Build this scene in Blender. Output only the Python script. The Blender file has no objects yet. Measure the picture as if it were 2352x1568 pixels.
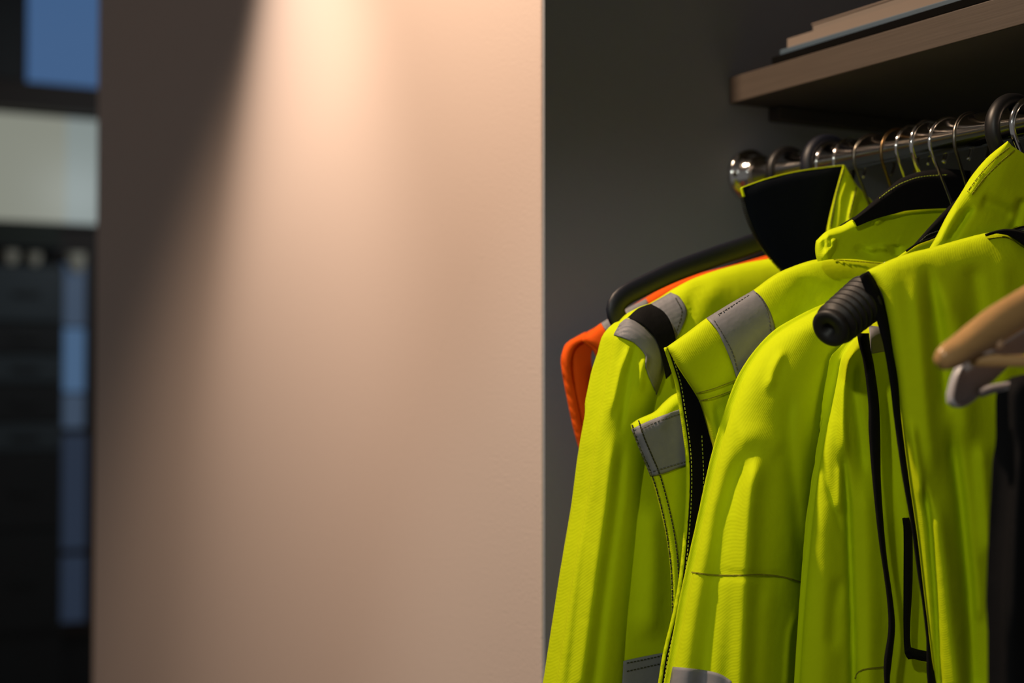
import bpy, bmesh, math, random
from mathutils import Vector, Matrix
from mathutils.kdtree import KDTree
random.seed(4)
S = bpy.context.scene
C = S.collection
PI = math.pi

# ------------------------------------------------------------------ camera
FPX = 3500.0                       # focal length in pixels of a 2352 wide frame
EYE = Vector((0.0, -0.795, 1.50))
YAW = math.atan(1910.0 / 3500.0)   # angle between the view axis and the rail
PITCH = math.atan(111.0 / 3500.0)
FWD0 = Vector((-math.cos(YAW), math.sin(YAW), 0))
RIGHT = Vector((math.sin(YAW), math.cos(YAW), 0))
FWD = (FWD0 * math.cos(PITCH) + Vector((0, 0, 1)) * math.sin(PITCH)).normalized()
UP = RIGHT.cross(FWD).normalized()
cam_data = bpy.data.cameras.new('camera')
cam = bpy.data.objects.new('camera', cam_data)
C.objects.link(cam)
S.camera = cam
cam_data.sensor_width = 36.0
cam_data.lens = FPX / 2352.0 * 36.0
cam.matrix_world = Matrix(((RIGHT.x, UP.x, -FWD.x, EYE.x), (RIGHT.y, UP.y, -FWD.y, EYE.y),
                           (RIGHT.z, UP.z, -FWD.z, EYE.z), (0, 0, 0, 1)))
cam_data.clip_start = 0.02
cam_data.dof.use_dof = True
cam_data.dof.focus_distance = 1.36
cam_data.dof.aperture_fstop = 2.9

# ------------------------------------------------------------------ world, lights, exposure
vs = S.view_settings
vs.view_transform = 'Standard'
vs.look = 'None'
vs.gamma = 1.0
vs.use_curve_mapping = False
vs.exposure = 0.0
W = bpy.data.worlds.new('room_light')
S.world = W
W.use_nodes = True
W.node_tree.nodes['Background'].inputs[0].default_value = (1.0, 0.965, 0.92, 1)
W.node_tree.nodes['Background'].inputs[1].default_value = 0.11


def spot(name, loc, target, power, col, angle, blend, size):
    d = bpy.data.lights.new(name, 'SPOT')
    d.energy = power
    d.color = col
    d.spot_size = math.radians(angle)
    d.spot_blend = blend
    d.shadow_soft_size = size
    o = bpy.data.objects.new(name, d)
    C.objects.link(o)
    o.location = loc
    o.rotation_euler = (Vector(target) - Vector(loc)).to_track_quat('-Z', 'Y').to_euler()
    return o


WARM = (1.0, 0.73, 0.51)
spot('ceiling_spot_wall', (-2.09, -0.26, 2.62), (-2.09, -0.02, 1.75), 52.0, (1.0, 0.80, 0.63), 56, 1.0, 0.05)
spot('ceiling_spot_closet', (-1.42, -0.66, 2.78), (-1.42, -0.66, 0.0), 112.0, WARM, 120, 0.45, 0.04)
spot('ceiling_spot_room', (0.50, -2.0, 2.55), (-1.05, 0.10, 1.22), 62.0, (0.96, 1.0, 0.88), 27, 0.6, 0.05)


# ------------------------------------------------------------------ placing helpers
def ray(px, py):
    return FWD + RIGHT * ((px - 1176.0) / FPX) + UP * ((784.0 - py) / FPX)


def at(px, py, X):
    d = ray(px, py)
    return EYE + d * ((X - EYE.x) / d.x)


def atY(px, py, Y):
    d = ray(px, py)
    return EYE + d * ((Y - EYE.y) / d.y)


# ------------------------------------------------------------------ materials
def mat(name, col, rough=0.6, metal=0.0, spec=0.5):
    m = bpy.data.materials.new(name)
    m.use_nodes = True
    b = m.node_tree.nodes['Principled BSDF']
    b.inputs['Base Color'].default_value = (*col, 1)
    b.inputs['Roughness'].default_value = rough
    b.inputs['Metallic'].default_value = metal
    b.inputs['Specular IOR Level'].default_value = spec
    return m


def node(m, t, **kw):
    n = m.node_tree.nodes.new(t)
    for k, v in kw.items():
        if k in n.inputs:
            n.inputs[k].default_value = v
        else:
            setattr(n, k, v)
    return n


def vary(m, scale, amt, col, stretch=(1, 1, 1), detail=4):
    """mild colour variation by noise"""
    L = m.node_tree.links.new
    tc = node(m, 'ShaderNodeTexCoord')
    mp = node(m, 'ShaderNodeMapping')
    mp.inputs['Scale'].default_value = stretch
    nz = node(m, 'ShaderNodeTexNoise')
    nz.inputs['Scale'].default_value = scale
    nz.inputs['Detail'].default_value = detail
    rp = node(m, 'ShaderNodeMix', data_type='RGBA')
    L(tc.outputs['Object'], mp.inputs['Vector'])
    L(mp.outputs['Vector'], nz.inputs['Vector'])
    L(nz.outputs['Fac'], rp.inputs['Factor'])
    rp.inputs['A'].default_value = (*[c * (1 - amt) for c in col], 1)
    rp.inputs['B'].default_value = (*[min(1, c * (1 + amt)) for c in col], 1)
    L(rp.outputs['Result'], m.node_tree.nodes['Principled BSDF'].inputs['Base Color'])
    return nz, mp, tc


def bump_from(m, out, strength, dist):
    bp = node(m, 'ShaderNodeBump')
    bp.inputs['Strength'].default_value = strength
    bp.inputs['Distance'].default_value = dist
    m.node_tree.links.new(out, bp.inputs['Height'])
    m.node_tree.links.new(bp.outputs['Normal'], m.node_tree.nodes['Principled BSDF'].inputs['Normal'])
    return bp


def cloth(name, col, rough=0.85, scale=230.0, strength=0.10, amt=0.05, sheen=0.0, trans=0.0):
    m = mat(name, col, rough, 0, 0.15)
    L = m.node_tree.links.new
    nz, mp, tc = vary(m, 22, amt, col)
    rot = node(m, 'ShaderNodeMapping')
    rot.inputs['Rotation'].default_value = (math.radians(35), 0, 0)
    L(tc.outputs['Object'], rot.inputs['Vector'])
    wv = node(m, 'ShaderNodeTexWave', wave_type='BANDS', bands_direction='Y')
    wv.inputs['Scale'].default_value = scale
    wv.inputs['Distortion'].default_value = 0.15
    wv.inputs['Detail'].default_value = 1.0
    L(rot.outputs['Vector'], wv.inputs['Vector'])
    # slow cockling of the cloth and the fine weave together
    n2 = node(m, 'ShaderNodeTexNoise')
    n2.inputs['Scale'].default_value = 38
    n2.inputs['Detail'].default_value = 3
    L(tc.outputs['Object'], n2.inputs['Vector'])
    b1 = node(m, 'ShaderNodeBump')
    b1.inputs['Strength'].default_value = 0.22
    b1.inputs['Distance'].default_value = 0.006
    L(n2.outputs['Fac'], b1.inputs['Height'])
    b2 = node(m, 'ShaderNodeBump')
    b2.inputs['Strength'].default_value = strength
    b2.inputs['Distance'].default_value = 0.0006
    L(wv.outputs['Fac'], b2.inputs['Height'])
    L(b1.outputs['Normal'], b2.inputs['Normal'])
    bs = m.node_tree.nodes['Principled BSDF']
    L(b2.outputs['Normal'], bs.inputs['Normal'])
    bs.inputs['Sheen Weight'].default_value = sheen
    if trans > 0:
        tr = node(m, 'ShaderNodeBsdfTranslucent')
        tr.inputs['Color'].default_value = (*col, 1)
        mx = node(m, 'ShaderNodeMixShader')
        mx.inputs['Fac'].default_value = trans
        L(bs.outputs['BSDF'], mx.inputs[1])
        L(tr.outputs['BSDF'], mx.inputs[2])
        L(mx.outputs['Shader'], m.node_tree.nodes['Material Output'].inputs['Surface'])
    return m


M = {}
M['yellow'] = cloth('hi_vis_yellow_cloth', (0.65, 0.80, 0.002), trans=0.12)
M['orange'] = cloth('hi_vis_orange_cloth', (0.90, 0.115, 0.006), trans=0.10)
M['black_cloth'] = cloth('black_cloth', (0.0045, 0.0042, 0.0048), amt=0.15)
M['navy_cloth'] = cloth('navy_cloth', (0.003, 0.005, 0.010), amt=0.15)
M['dark_cloth'] = cloth('charcoal_trouser_cloth', (0.004, 0.004, 0.005), amt=0.2)
M['tape'] = mat('grey_reflective_tape', (0.225, 0.225, 0.245), 0.6, 0.0, 0.4)
_nz, _, _ = vary(M['tape'], 90, 0.12, (0.225, 0.225, 0.245))
bump_from(M['tape'], _nz.outputs['Fac'], 0.25, 0.002)
M['thread'] = mat('dark_thread', (0.03, 0.032, 0.01), 0.8)
M['thread_yellow'] = mat('yellow_thread', (0.50, 0.60, 0.04), 0.8)
M['thread_grey'] = mat('grey_thread', (0.12, 0.12, 0.11), 0.8)
M['seam'] = mat('olive_seam', (0.25, 0.25, 0.004), 0.9)
M['wall'] = mat('beige_wall_paint', (0.66, 0.545, 0.495), 0.75, 0, 0.25)
nz, mp, tc = vary(M['wall'], 260, 0.02, (0.66, 0.545, 0.495), detail=5)
bump_from(M['wall'], nz.outputs['Fac'], 0.35, 0.0012)
M['niche'] = mat('grey_niche_paint', (0.29, 0.315, 0.355), 0.6, 0, 0.35)
nz, mp, tc = vary(M['niche'], 240, 0.03, (0.29, 0.315, 0.355))
bump_from(M['niche'], nz.outputs['Fac'], 0.25, 0.001)
M['ceiling'] = mat('ceiling_paint', (0.78, 0.76, 0.74), 0.9)
vary(M['ceiling'], 60, 0.03, (0.78, 0.76, 0.74))
M['floor'] = mat('dark_floor', (0.10, 0.09, 0.085), 0.5)
vary(M['floor'], 12, 0.2, (0.10, 0.09, 0.085))
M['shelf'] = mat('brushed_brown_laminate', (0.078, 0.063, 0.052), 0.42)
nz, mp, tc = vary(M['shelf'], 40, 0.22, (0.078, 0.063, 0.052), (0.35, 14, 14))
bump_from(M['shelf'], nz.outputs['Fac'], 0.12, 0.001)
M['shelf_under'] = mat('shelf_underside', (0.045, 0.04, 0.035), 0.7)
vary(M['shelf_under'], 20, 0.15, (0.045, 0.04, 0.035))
M['chrome'] = mat('chrome', (0.85, 0.83, 0.81), 0.10, 1.0)
nz, mp, tc = vary(M['chrome'], 160, 0.06, (0.85, 0.83, 0.81))
bump_from(M['chrome'], nz.outputs['Fac'], 0.04, 0.0004)
M['dark_wire'] = mat('tarnished_wire', (0.22, 0.20, 0.17), 0.28, 1.0)
M['bronze_wire'] = mat('bronze_wire', (0.20, 0.13, 0.06), 0.3, 1.0)
M['black_plastic'] = mat('black_plastic', (0.005, 0.005, 0.006), 0.45)
M['navy_plastic'] = mat('navy_plastic', (0.004, 0.006, 0.015), 0.5)
M['rubber'] = mat('black_rubber', (0.009, 0.0085, 0.0085), 0.55)
nz, mp, tc = vary(M['rubber'], 300, 0.2, (0.009, 0.0085, 0.0085))
bump_from(M['rubber'], nz.outputs['Fac'], 0.2, 0.0006)
M['wood'] = mat('varnished_beech', (0.50, 0.29, 0.12), 0.28)
nz, mp, tc = vary(M['wood'], 30, 0.18, (0.50, 0.29, 0.12), (6, 1, 6))
M['wood_end'] = mat('beech_end_grain', (0.55, 0.33, 0.20), 0.5)
vary(M['wood_end'], 90, 0.15, (0.55, 0.33, 0.20))
M['white_plastic'] = mat('greyish_white_plastic', (0.40, 0.39, 0.42), 0.35)
M['paper'] = mat('cream_paper', (0.19, 0.155, 0.13), 0.8)
vary(M['paper'], 120, 0.12, (0.19, 0.155, 0.13), (0.3, 1, 20))
M['paper_white'] = mat('pale_paper', (0.17, 0.145, 0.125), 0.8)
vary(M['paper_white'], 120, 0.12, (0.17, 0.145, 0.125), (0.3, 1, 20))
M['blue_card'] = mat('blue_card', (0.045, 0.08, 0.12), 0.6)
vary(M['blue_card'], 40, 0.1, (0.045, 0.08, 0.12))
M['black_board'] = mat('black_board', (0.003, 0.003, 0.003), 0.9, 0, 0.05)
M['far_dark'] = mat('dark_far_lacquer', (0.018, 0.021, 0.024), 0.5)
vary(M['far_dark'], 3, 0.2, (0.018, 0.021, 0.024))
M['far_slate'] = mat('slate_far_lacquer', (0.055, 0.075, 0.09), 0.45)
vary(M['far_slate'], 3, 0.2, (0.055, 0.075, 0.09))
M['far_brown'] = mat('dark_brown_far_frame', (0.030, 0.020, 0.016), 0.6)
M['far_green'] = mat('dark_green_far_box', (0.008, 0.016, 0.008), 0.6)
M['far_cream'] = mat('cream_far_ceramic', (0.75, 0.72, 0.60), 0.5)


def emit(name, col, strength):
    m = mat(name, (0.02, 0.02, 0.02), 0.3)
    b = m.node_tree.nodes['Principled BSDF']
    b.inputs['Emission Color'].default_value = (*col, 1)
    b.inputs['Emission Strength'].default_value = strength
    return m


M['pane_blue'] = emit('dusk_blue_pane', (0.20, 0.46, 1.0), 0.23)
M['blind_glow'] = emit('glowing_blind', (0.96, 1.0, 0.82), 0.235)  # pale window blind, the light through it put in as emission
M['pane_strip'] = emit('daylit_side_pane', (0.28, 0.55, 1.0), 0.20)
M['blind_glow_cool'] = emit('glowing_blind_cool', (0.85, 1.0, 0.96), 0.25)  # bluer right part of the same blind, also given emission
M['pane_mid'] = emit('mid_side_pane', (0.40, 0.62, 1.0), 0.10)
M['pane_dim'] = emit('dim_side_pane', (0.35, 0.55, 1.0), 0.045)


# ------------------------------------------------------------------ mesh helpers
def link(name, verts, faces, m, parent=None, smooth=True):
    me = bpy.data.meshes.new(name)
    me.from_pydata([tuple(v) for v in verts], [], faces)
    me.update()
    if smooth:
        me.polygons.foreach_set('use_smooth', [True] * len(me.polygons))
    o = bpy.data.objects.new(name, me)
    C.objects.link(o)
    if m:
        me.materials.append(M[m])
    if parent:
        o.parent = parent
        o.matrix_parent_inverse = Matrix.Translation(-parent.location)
    return o


def thing(name, label, cat, loc, group=None):
    o = bpy.data.objects.new(name, None)
    o.empty_display_size = 0.05
    C.objects.link(o)
    o.location = loc
    o['label'] = label
    o['category'] = cat
    if group:
        o['group'] = group
    return o


def tag(o, label, cat, group=None):
    o['label'] = label
    o['category'] = cat
    if group:
        o['group'] = group
    return o


def struct(o):
    o['kind'] = 'structure'
    return o


def from_bm(name, bm, m, parent=None, smooth=True):
    me = bpy.data.meshes.new(name)
    bm.to_mesh(me)
    bm.free()
    o = bpy.data.objects.new(name, me)
    C.objects.link(o)
    mm = m if isinstance(m, (list, tuple)) else [m]
    for q in mm:
        me.materials.append(M[q])
    if smooth:
        me.polygons.foreach_set('use_smooth', [True] * len(me.polygons))
    if parent:
        o.parent = parent
        o.matrix_parent_inverse = Matrix.Translation(-parent.location)
    return o


def box(name, lo, hi, m, parent=None, bevel=0.0, segs=2, rotz=0.0):
    bm = bmesh.new()
    bmesh.ops.create_cube(bm, size=1.0)
    lo, hi = Vector(lo), Vector(hi)
    for v in bm.verts:
        v.co = Vector(((v.co.x + .5) * (hi.x - lo.x) + lo.x, (v.co.y + .5) * (hi.y - lo.y) + lo.y,
                       (v.co.z + .5) * (hi.z - lo.z) + lo.z))
    if rotz:
        c = (lo + hi) / 2
        bmesh.ops.rotate(bm, verts=bm.verts, cent=c, matrix=Matrix.Rotation(rotz, 3, 'Z'))
    if bevel:
        bmesh.ops.bevel(bm, geom=bm.edges[:], offset=bevel, segments=segs, profile=0.5, affect='EDGES')
    return from_bm(name, bm, m, parent, smooth=False)


def cr(pts, n, cosine=0.0):
    """Catmull-Rom through points (tuples), resampled to n by chord length"""
    P = [Vector(p) for p in pts]
    if len(P) == 1:
        return [P[0].copy() for _ in range(n)]
    d = [0.0]
    for a, b in zip(P, P[1:]):
        d.append(d[-1] + max(1e-6, (Vector((b - a)[:2]) if len(a) > 2 else (b - a)).length))
    T = d[-1]
    out = []
    for i in range(n):
        s = i / (n - 1)
        s = (1 - cosine) * s + cosine * (1 - math.cos(PI * s)) / 2
        x = s * T
        k = 0
        while k < len(P) - 2 and d[k + 1] < x:
            k += 1
        u = (x - d[k]) / (d[k + 1] - d[k])
        h = d[k + 1] - d[k]
        m0 = (P[k + 1] - P[k - 1]) / (d[k + 1] - d[k - 1]) * h if k > 0 else (P[k + 1] - P[k])
        m1 = (P[k + 2] - P[k]) / (d[k + 2] - d[k]) * h if k < len(P) - 2 else (P[k + 1] - P[k])
        u2, u3 = u * u, u * u * u
        out.append(P[k] * (2 * u3 - 3 * u2 + 1) + m0 * (u3 - 2 * u2 + u) + P[k + 1] * (-2 * u3 + 3 * u2) + m1 * (u3 - u2))
    return out


def edge(d, w):
    if w <= 0:
        return 1.0
    q = min(1.0, max(0.0, d / w))
    return math.sqrt(max(0.0, 1 - (1 - q) ** 2))


def seg_dist(p, a, b):
    ab = b - a
    L = ab.length_squared
    t = 0 if L == 0 else max(0, min(1, (p - a).dot(ab) / L))
    return (p - (a + ab * t)).length, t


def folds_at(px, py, folds):
    o = 0.0
    p = Vector((px, py))
    for pts, w, amp in folds:
        best, bt = 1e9, 0
        n = len(pts) - 1
        for i in range(n):
            dd, t = seg_dist(p, Vector(pts[i]), Vector(pts[i + 1]))
            if dd < best:
                best, bt = dd, (i + t) / n
        if best < w * 3:
            tp = min(1.0, bt / 0.18) * min(1.0, (1 - bt) / 0.18)
            if pts[-1][1] >= 1568:
                tp = min(1.0, bt / 0.18)
            tp = tp * tp * (3 - 2 * tp)
            tp = 0.0 if tp < 0 else tp
            o += amp * math.exp(-(best / w) ** 2) * tp
    return o


class Panel:
    """A cloth panel hung in a plane across the rail. Rows of control points run down the panel."""

    def __init__(self, name, rows, X0, m, parent, R=0.03, edges=(0, 0, 0, 0), folds=(), back=None, nu=46, nv=70,
                 thick=0.0022, mback=None):
        rs = [cr([(r[0], r[1], r[2] if len(r) > 2 else 0.0) for r in row], nu, 0.45) for row in rows]
        cols = [cr([rs[j][i] for j in range(len(rs))], nv, 0.25) for i in range(nu)]
        self.X0 = X0
        verts, pix = [], []
        for j in range(nv):
            for i in range(nu):
                p = cols[i][j]
                s, t = i / (nu - 1), j / (nv - 1)
                s = 0.55 * s + 0.45 * (1 - math.cos(PI * s)) / 2
                t = 0.75 * t + 0.25 * (1 - math.cos(PI * t)) / 2
                e = edge(s, edges[0]) * edge(1 - s, edges[1]) * edge(t, edges[2]) * edge(1 - t, edges[3])
                off = p.z + R * e + folds_at(p.x, p.y, folds) * (0.25 + 0.75 * e)
                verts.append(at(p.x, p.y, X0 + off))
                pix.append((p.x, p.y, X0 + off))
        self.pix = pix
        kd = KDTree(len(pix))
        for k, q in enumerate(pix):
            kd.insert((q[0], q[1], 0), k)
        kd.balance()
        self.kd = kd
        faces = []
        for j in range(nv - 1):
            for i in range(nu - 1):
                a = j * nu + i
                faces.append((a, a + nu, a + nu + 1, a + 1))
        n0 = len(verts)
        if back is not None:
            for j in range(nv):
                for i in range(nu):
                    v = verts[j * nu + i]
                    s, t = i / (nu - 1), j / (nv - 1)
                    e = edge(s, max(edges[0], .15)) * edge(1 - s, max(edges[1], .15)) * edge(t, max(edges[2], .1))
                    f = min(v.x, X0)
                    verts.append(Vector((f - back * e, v.y, v.z)))
            for j in range(nv - 1):
                for i in range(nu - 1):
                    a = n0 + j * nu + i
                    faces.append((a, a + 1, a + nu + 1, a + nu))
            loop = [i for i in range(nu)] + [j * nu + nu - 1 for j in range(1, nv)] + \
                   [(nv - 1) * nu + i for i in range(nu - 2, -1, -1)] + [j * nu for j in range(nv - 2, 0, -1)]
            for q in range(len(loop)):
                a, b = loop[q], loop[(q + 1) % len(loop)]
                faces.append((a, b, n0 + b, n0 + a))
        o = link(name, verts, faces, m, parent)
        if back is not None:
            bm = bmesh.new()
            bm.from_mesh(o.data)
            bmesh.ops.remove_doubles(bm, verts=bm.verts, dist=0.0004)
            bmesh.ops.dissolve_degenerate(bm, edges=bm.edges, dist=0.00005)
            bm.to_mesh(o.data)
            bm.free()
            o.data.polygons.foreach_set('use_smooth', [True] * len(o.data.polygons))
        else:
            sm = o.modifiers.new('thickness', 'SOLIDIFY')
            sm.thickness = thick
            sm.offset = -1
            if mback:
                o.data.materials.append(M[mback])
                sm.material_offset = 1
                sm.material_offset_rim = 1
        self.o = o

    def H(self, px, py):
        sw = sx = 0
        for co, k, d in self.kd.find_n((px, py, 0), 5):
            w = 1.0 / (d * d + 0.5)
            sw += w
            sx += w * self.pix[k][2]
        return sx / sw

    def band(self, name, rows, m, parent, delta=0.0016, nu=26, nv=14, thick=0.001):
        rs = [cr([(r[0], r[1], 0) for r in row], nu) for row in rows]
        verts = []
        cols = [cr([rs[j][i] for j in range(len(rs))], nv) for i in range(nu)]
        for j in range(nv):
            for i in range(nu):
                p = cols[i][j]
                verts.append(at(p.x, p.y, self.H(p.x, p.y) + delta))
        faces = [(j * nu + i, (j + 1) * nu + i, (j + 1) * nu + i + 1, j * nu + i + 1)
                 for j in range(nv - 1) for i in range(nu - 1)]
        o = link(name, verts, faces, m, parent)
        sm = o.modifiers.new('thickness', 'SOLIDIFY')
        sm.thickness = thick
        sm.offset = 0
        return o

    def line(self, pts, delta=0.002, n=None):
        q = cr([(a, b, 0) for a, b in pts], n or 60)
        return [at(p.x, p.y, self.H(p.x, p.y) + delta) for p in q]


def sweep(name, path, ra, rb, m, parent, up=Vector((1, 0, 0)), seg=12, closed_ends=True):
    """elliptical sweep: ra across the path in its plane, rb along up. radii may be lists"""
    n = len(path)
    P = [Vector(p) for p in path]
    verts, faces = [], []
    for k in range(n):
        t = (P[min(n - 1, k + 1)] - P[max(0, k - 1)])
        t = t.normalized() if t.length > 1e-9 else Vector((0, 0, 1))
        b = (up - t * up.dot(t))
        b = b.normalized() if b.length > 1e-6 else t.orthogonal().normalized()
        a = b.cross(t)
        r1 = ra[k] if isinstance(ra, (list, tuple)) else ra
        r2 = rb[k] if isinstance(rb, (list, tuple)) else rb
        for s in range(seg):
            ang = 2 * PI * s / seg
            verts.append(P[k] + a * (r1 * math.cos(ang)) + b * (r2 * math.sin(ang)))
    for k in range(n - 1):
        for s in range(seg):
            a0, a1 = k * seg + s, k * seg + (s + 1) % seg
            faces.append((a0, a1, a1 + seg, a0 + seg))
    if closed_ends:
        faces.append(tuple(range(seg - 1, -1, -1)))
        faces.append(tuple((n - 1) * seg + s for s in range(seg)))
    return link(name, verts, faces, m, parent)


def dashes(name, paths, m, parent, dash=0.0024, gap=0.0014, r=0.00035):
    for path in paths:
        verts, faces = [], []
        acc = 0.0
        for a, b in zip(path, path[1:]):
            L = (b - a).length
            if L < 1e-7:
                continue
            d = (b - a) / L
            x = 0.0
            while x < L:
                ph = acc % (dash + gap)
                if ph < dash:
                    e = min(L - x, dash - ph)
                    p0, p1 = a + d * x, a + d * (x + e)
                    s1 = d.cross(Vector((1, 0, 0)))
                    s1 = s1.normalized() if s1.length > 1e-6 else Vector((0, 1, 0))
                    s2 = d.cross(s1)
                    k = len(verts)
                    for p in (p0, p1):
                        for q in ((1, 1), (1, -1), (-1, -1), (-1, 1)):
                            verts.append(p + s1 * r * q[0] + s2 * r * q[1])
                    faces += [(k, k + 1, k + 5, k + 4), (k + 1, k + 2, k + 6, k + 5), (k + 2, k + 3, k + 7, k + 6),
                              (k + 3, k, k + 4, k + 7), (k + 3, k + 2, k + 1, k), (k + 4, k + 5, k + 6, k + 7)]
                else:
                    e = min(L - x, dash + gap - ph)
                e = max(e, 1e-6)
                x += e
                acc += e
        link(name, verts, faces, m, parent, smooth=False)['kind'] = 'stuff'


def lathe(name, prof, origin, axis, m, parent=None, seg=40):
    axis = Vector(axis).normalized()
    u = axis.orthogonal().normalized()
    v = axis.cross(u)
    verts, faces = [], []
    n = len(prof)
    for h, r in prof:
        for s in range(seg):
            a = 2 * PI * s / seg
            verts.append(Vector(origin) + axis * h + (u * math.cos(a) + v * math.sin(a)) * r)
    for k in range(n - 1):
        for s in range(seg):
            a0, a1 = k * seg + s, k * seg + (s + 1) % seg
            faces.append((a0, a1, a1 + seg, a0 + seg))
    faces.append(tuple(range(seg - 1, -1, -1)))
    faces.append(tuple((n - 1) * seg + s for s in range(seg)))
    o = link(name, verts, faces, m, parent)
    return o


# ------------------------------------------------------------------ the room
XC = -1.389                                   # side wall of the niche
XL = atY(219, 784, 0.0).x                     # far free end of the beige wall
NICHE_Y = 0.64
CEIL = 3.30
struct(box('wall_left', (XL, 0.0, 0.0), (XC - 0.004, NICHE_Y + 0.1, CEIL), 'wall', bevel=0.003))
struct(box('wall_side', (XC - 0.004, 0.0022, 0.0), (XC, NICHE_Y, CEIL), 'niche'))
struct(box('wall_back', (XC - 0.004, NICHE_Y, 0.0), (0.45, NICHE_Y + 0.1, CEIL), 'niche'))
struct(box('wall_right', (0.45, 0.0, 0.0), (0.55, NICHE_Y + 0.1, CEIL), 'niche'))
struct(box('floor', (-7.6, -4.0, -0.1), (2.5, 2.5, 0.0), 'floor'))
struct(box('ceiling', (-7.6, -4.0, CEIL), (2.5, 2.5, CEIL + 0.1), 'ceiling'))

# ------------------------------------------------------------------ the far room beyond the wall
FX = -6.6


def fy(px):
    return at(px, 895, FX).y


def fz(py, px=110):
    return at(px, py, FX).z


def far_box(name, x0, y0, x1, y1, depth, m, parent=None, fwd=0.0, bevel=0.0):
    a, b = fy(x0), fy(x1)
    return box(name, (FX + fwd, a, fz(y1)), (FX + fwd + depth, b, fz(y0)), m, parent, bevel)


fl = bpy.data.lights.new('far_fill_light', 'POINT')  # added unseen point light to brighten the far bowls and cabinet
fl.energy = 7.0
fl.color = (0.85, 0.95, 1.0)
fl.shadow_soft_size = 0.12
flo = bpy.data.objects.new('far_fill_light', fl)
C.objects.link(flo)
flo.location = (-5.4, 1.0, 2.5)
struct(box('wall_far', (FX - 0.25, -1.5, 0.0), (FX - 0.15, 2.4, CEIL), 'far_dark'))
w = struct(far_box('window_1', -160, -120, 330, 190, 0.03, 'far_brown', fwd=-0.14))
far_box('window_pane', 66, -100, 320, 180, 0.012, 'pane_blue', w, fwd=-0.108)
far_box('window_pane', -150, -100, 52, 180, 0.012, 'far_dark', w, fwd=-0.108)
struct(far_box('trim_1', -160, 192, 330, 252, 0.14, 'far_brown', fwd=-0.14))
w = struct(far_box('window_2', -160, 254, 330, 512, 0.03, 'far_brown', fwd=-0.14))
far_box('window_blind', -150, 258, 158, 504, 0.012, 'blind_glow', w, fwd=-0.108)  # white blind over the window, glowing by its material
far_box('window_blind', 158.5, 258, 320, 504, 0.012, 'blind_glow_cool', w, fwd=-0.108)
w = struct(far_box('window_3', 140, 520, 330, 1470, 0.03, 'far_brown', fwd=-0.14))
far_box('side_pane', 150, 600, 206, 745, 0.01, 'pane_mid', w, fwd=-0.108)
far_box('side_pane', 150, 750, 206, 900, 0.01, 'pane_strip', w, fwd=-0.108)
far_box('side_pane', 150, 905, 206, 985, 0.01, 'pane_mid', w, fwd=-0.108)
far_box('side_pane', 152, 1000, 212, 1270, 0.01, 'pane_dim', w, fwd=-0.108)
far_box('side_pane', 152, 1284, 212, 1440, 0.01, 'pane_dim', w, fwd=-0.108)
cab = thing('drawer_cabinet', 'dark blurred drawer cabinet far beyond the end of the beige wall', 'cabinet',
            (FX, fy(60), 0.0))
box('cabinet_body', (FX - 0.1, fy(-160), 0.0), (FX + 0.06, fy(138), fz(612)), 'far_dark', cab, 0.004)
for k, (a, b, mm) in enumerate(((618, 740, 'far_slate'), (748, 812, 'far_dark'), (818, 878, 'far_slate'), (886, 966, 'far_dark'),
                                (972, 1032, 'far_slate'), (1040, 1210, 'far_dark'), (1218, 1440, 'far_dark'))):
    f = far_box('drawer_front', -150, a, 132, b, 0.018, mm, cab, fwd=0.062, bevel=0.003)
    far_box('drawer_handle', 20, (a + b) / 2 - 5, 80, (a + b) / 2 + 4, 0.012, 'far_dark', f, fwd=0.082, bevel=0.002)
tag(far_box('storage_box', -150, 516, 128, 566, 0.12, 'far_green', fwd=-0.06, bevel=0.004),
    'long dark green box under the pale glowing blind, far away', 'box')
o = box('wall_shelf', (FX - 0.14, fy(-160), fz(572)), (FX + 0.07, fy(140), fz(566)), 'far_dark')
tag(o, 'thin dark shelf carrying the dark green box, far away', 'shelf')
for k, (px, r, h, lb) in enumerate(((22, 0.034, 34, 'pale cream bowl on the far cabinet, leftmost of the three'),
                                    (76, 0.030, 30, 'pale cream bowl on the far cabinet, middle of the three'),
                                    (178, 0.040, 46, 'pale cream lamp cap at the head of the blue side window'))):
    zb = fz(612) if k < 2 else fz(622)
    hh = fz(612 - h) - fz(612)
    nm = ('cream_bowl', 'cream_bowl', 'cream_lamp')[k]
    prof = [(0, r * .55), (hh * .1, r * .6), (hh * .5, r * .95), (hh, r), (hh, r * .92), (hh * .55, r * .85), (hh * .2, r * .5)]
    o = lathe(nm, prof, (FX + 0.0 if k < 2 else FX - 0.05, fy(px), zb), (0, 0, 1), 'far_cream', seg=24)
    tag(o, lb.replace(', leftmost of the three', ', the outer one').replace(', middle of the three', ', the one nearer the blue window'),
        'bowl' if k < 2 else 'lamp', 'cream bowls on the far cabinet' if k < 2 else None)

# ------------------------------------------------------------------ shelf with its stack
SH_Y = at(1675, 210, XC).y
SH_Z0 = at(1680, 239, XC).z
SH_Z1 = at(1675, 179, XC).z
shelf = thing('wall_shelf', 'brown laminate shelf above the chrome clothes rail', 'shelf', (XC, SH_Y, SH_Z0))
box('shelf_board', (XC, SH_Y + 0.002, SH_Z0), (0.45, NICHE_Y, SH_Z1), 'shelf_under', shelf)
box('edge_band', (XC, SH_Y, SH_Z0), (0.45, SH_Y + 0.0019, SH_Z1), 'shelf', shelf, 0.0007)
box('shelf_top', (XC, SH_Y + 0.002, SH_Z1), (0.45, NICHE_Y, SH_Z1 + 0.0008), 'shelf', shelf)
box('support_cleat', (XC, SH_Y + 0.055, SH_Z0 - 0.016), (XC + 0.02, NICHE_Y, SH_Z0), 'shelf_under', shelf, 0.002)

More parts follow.
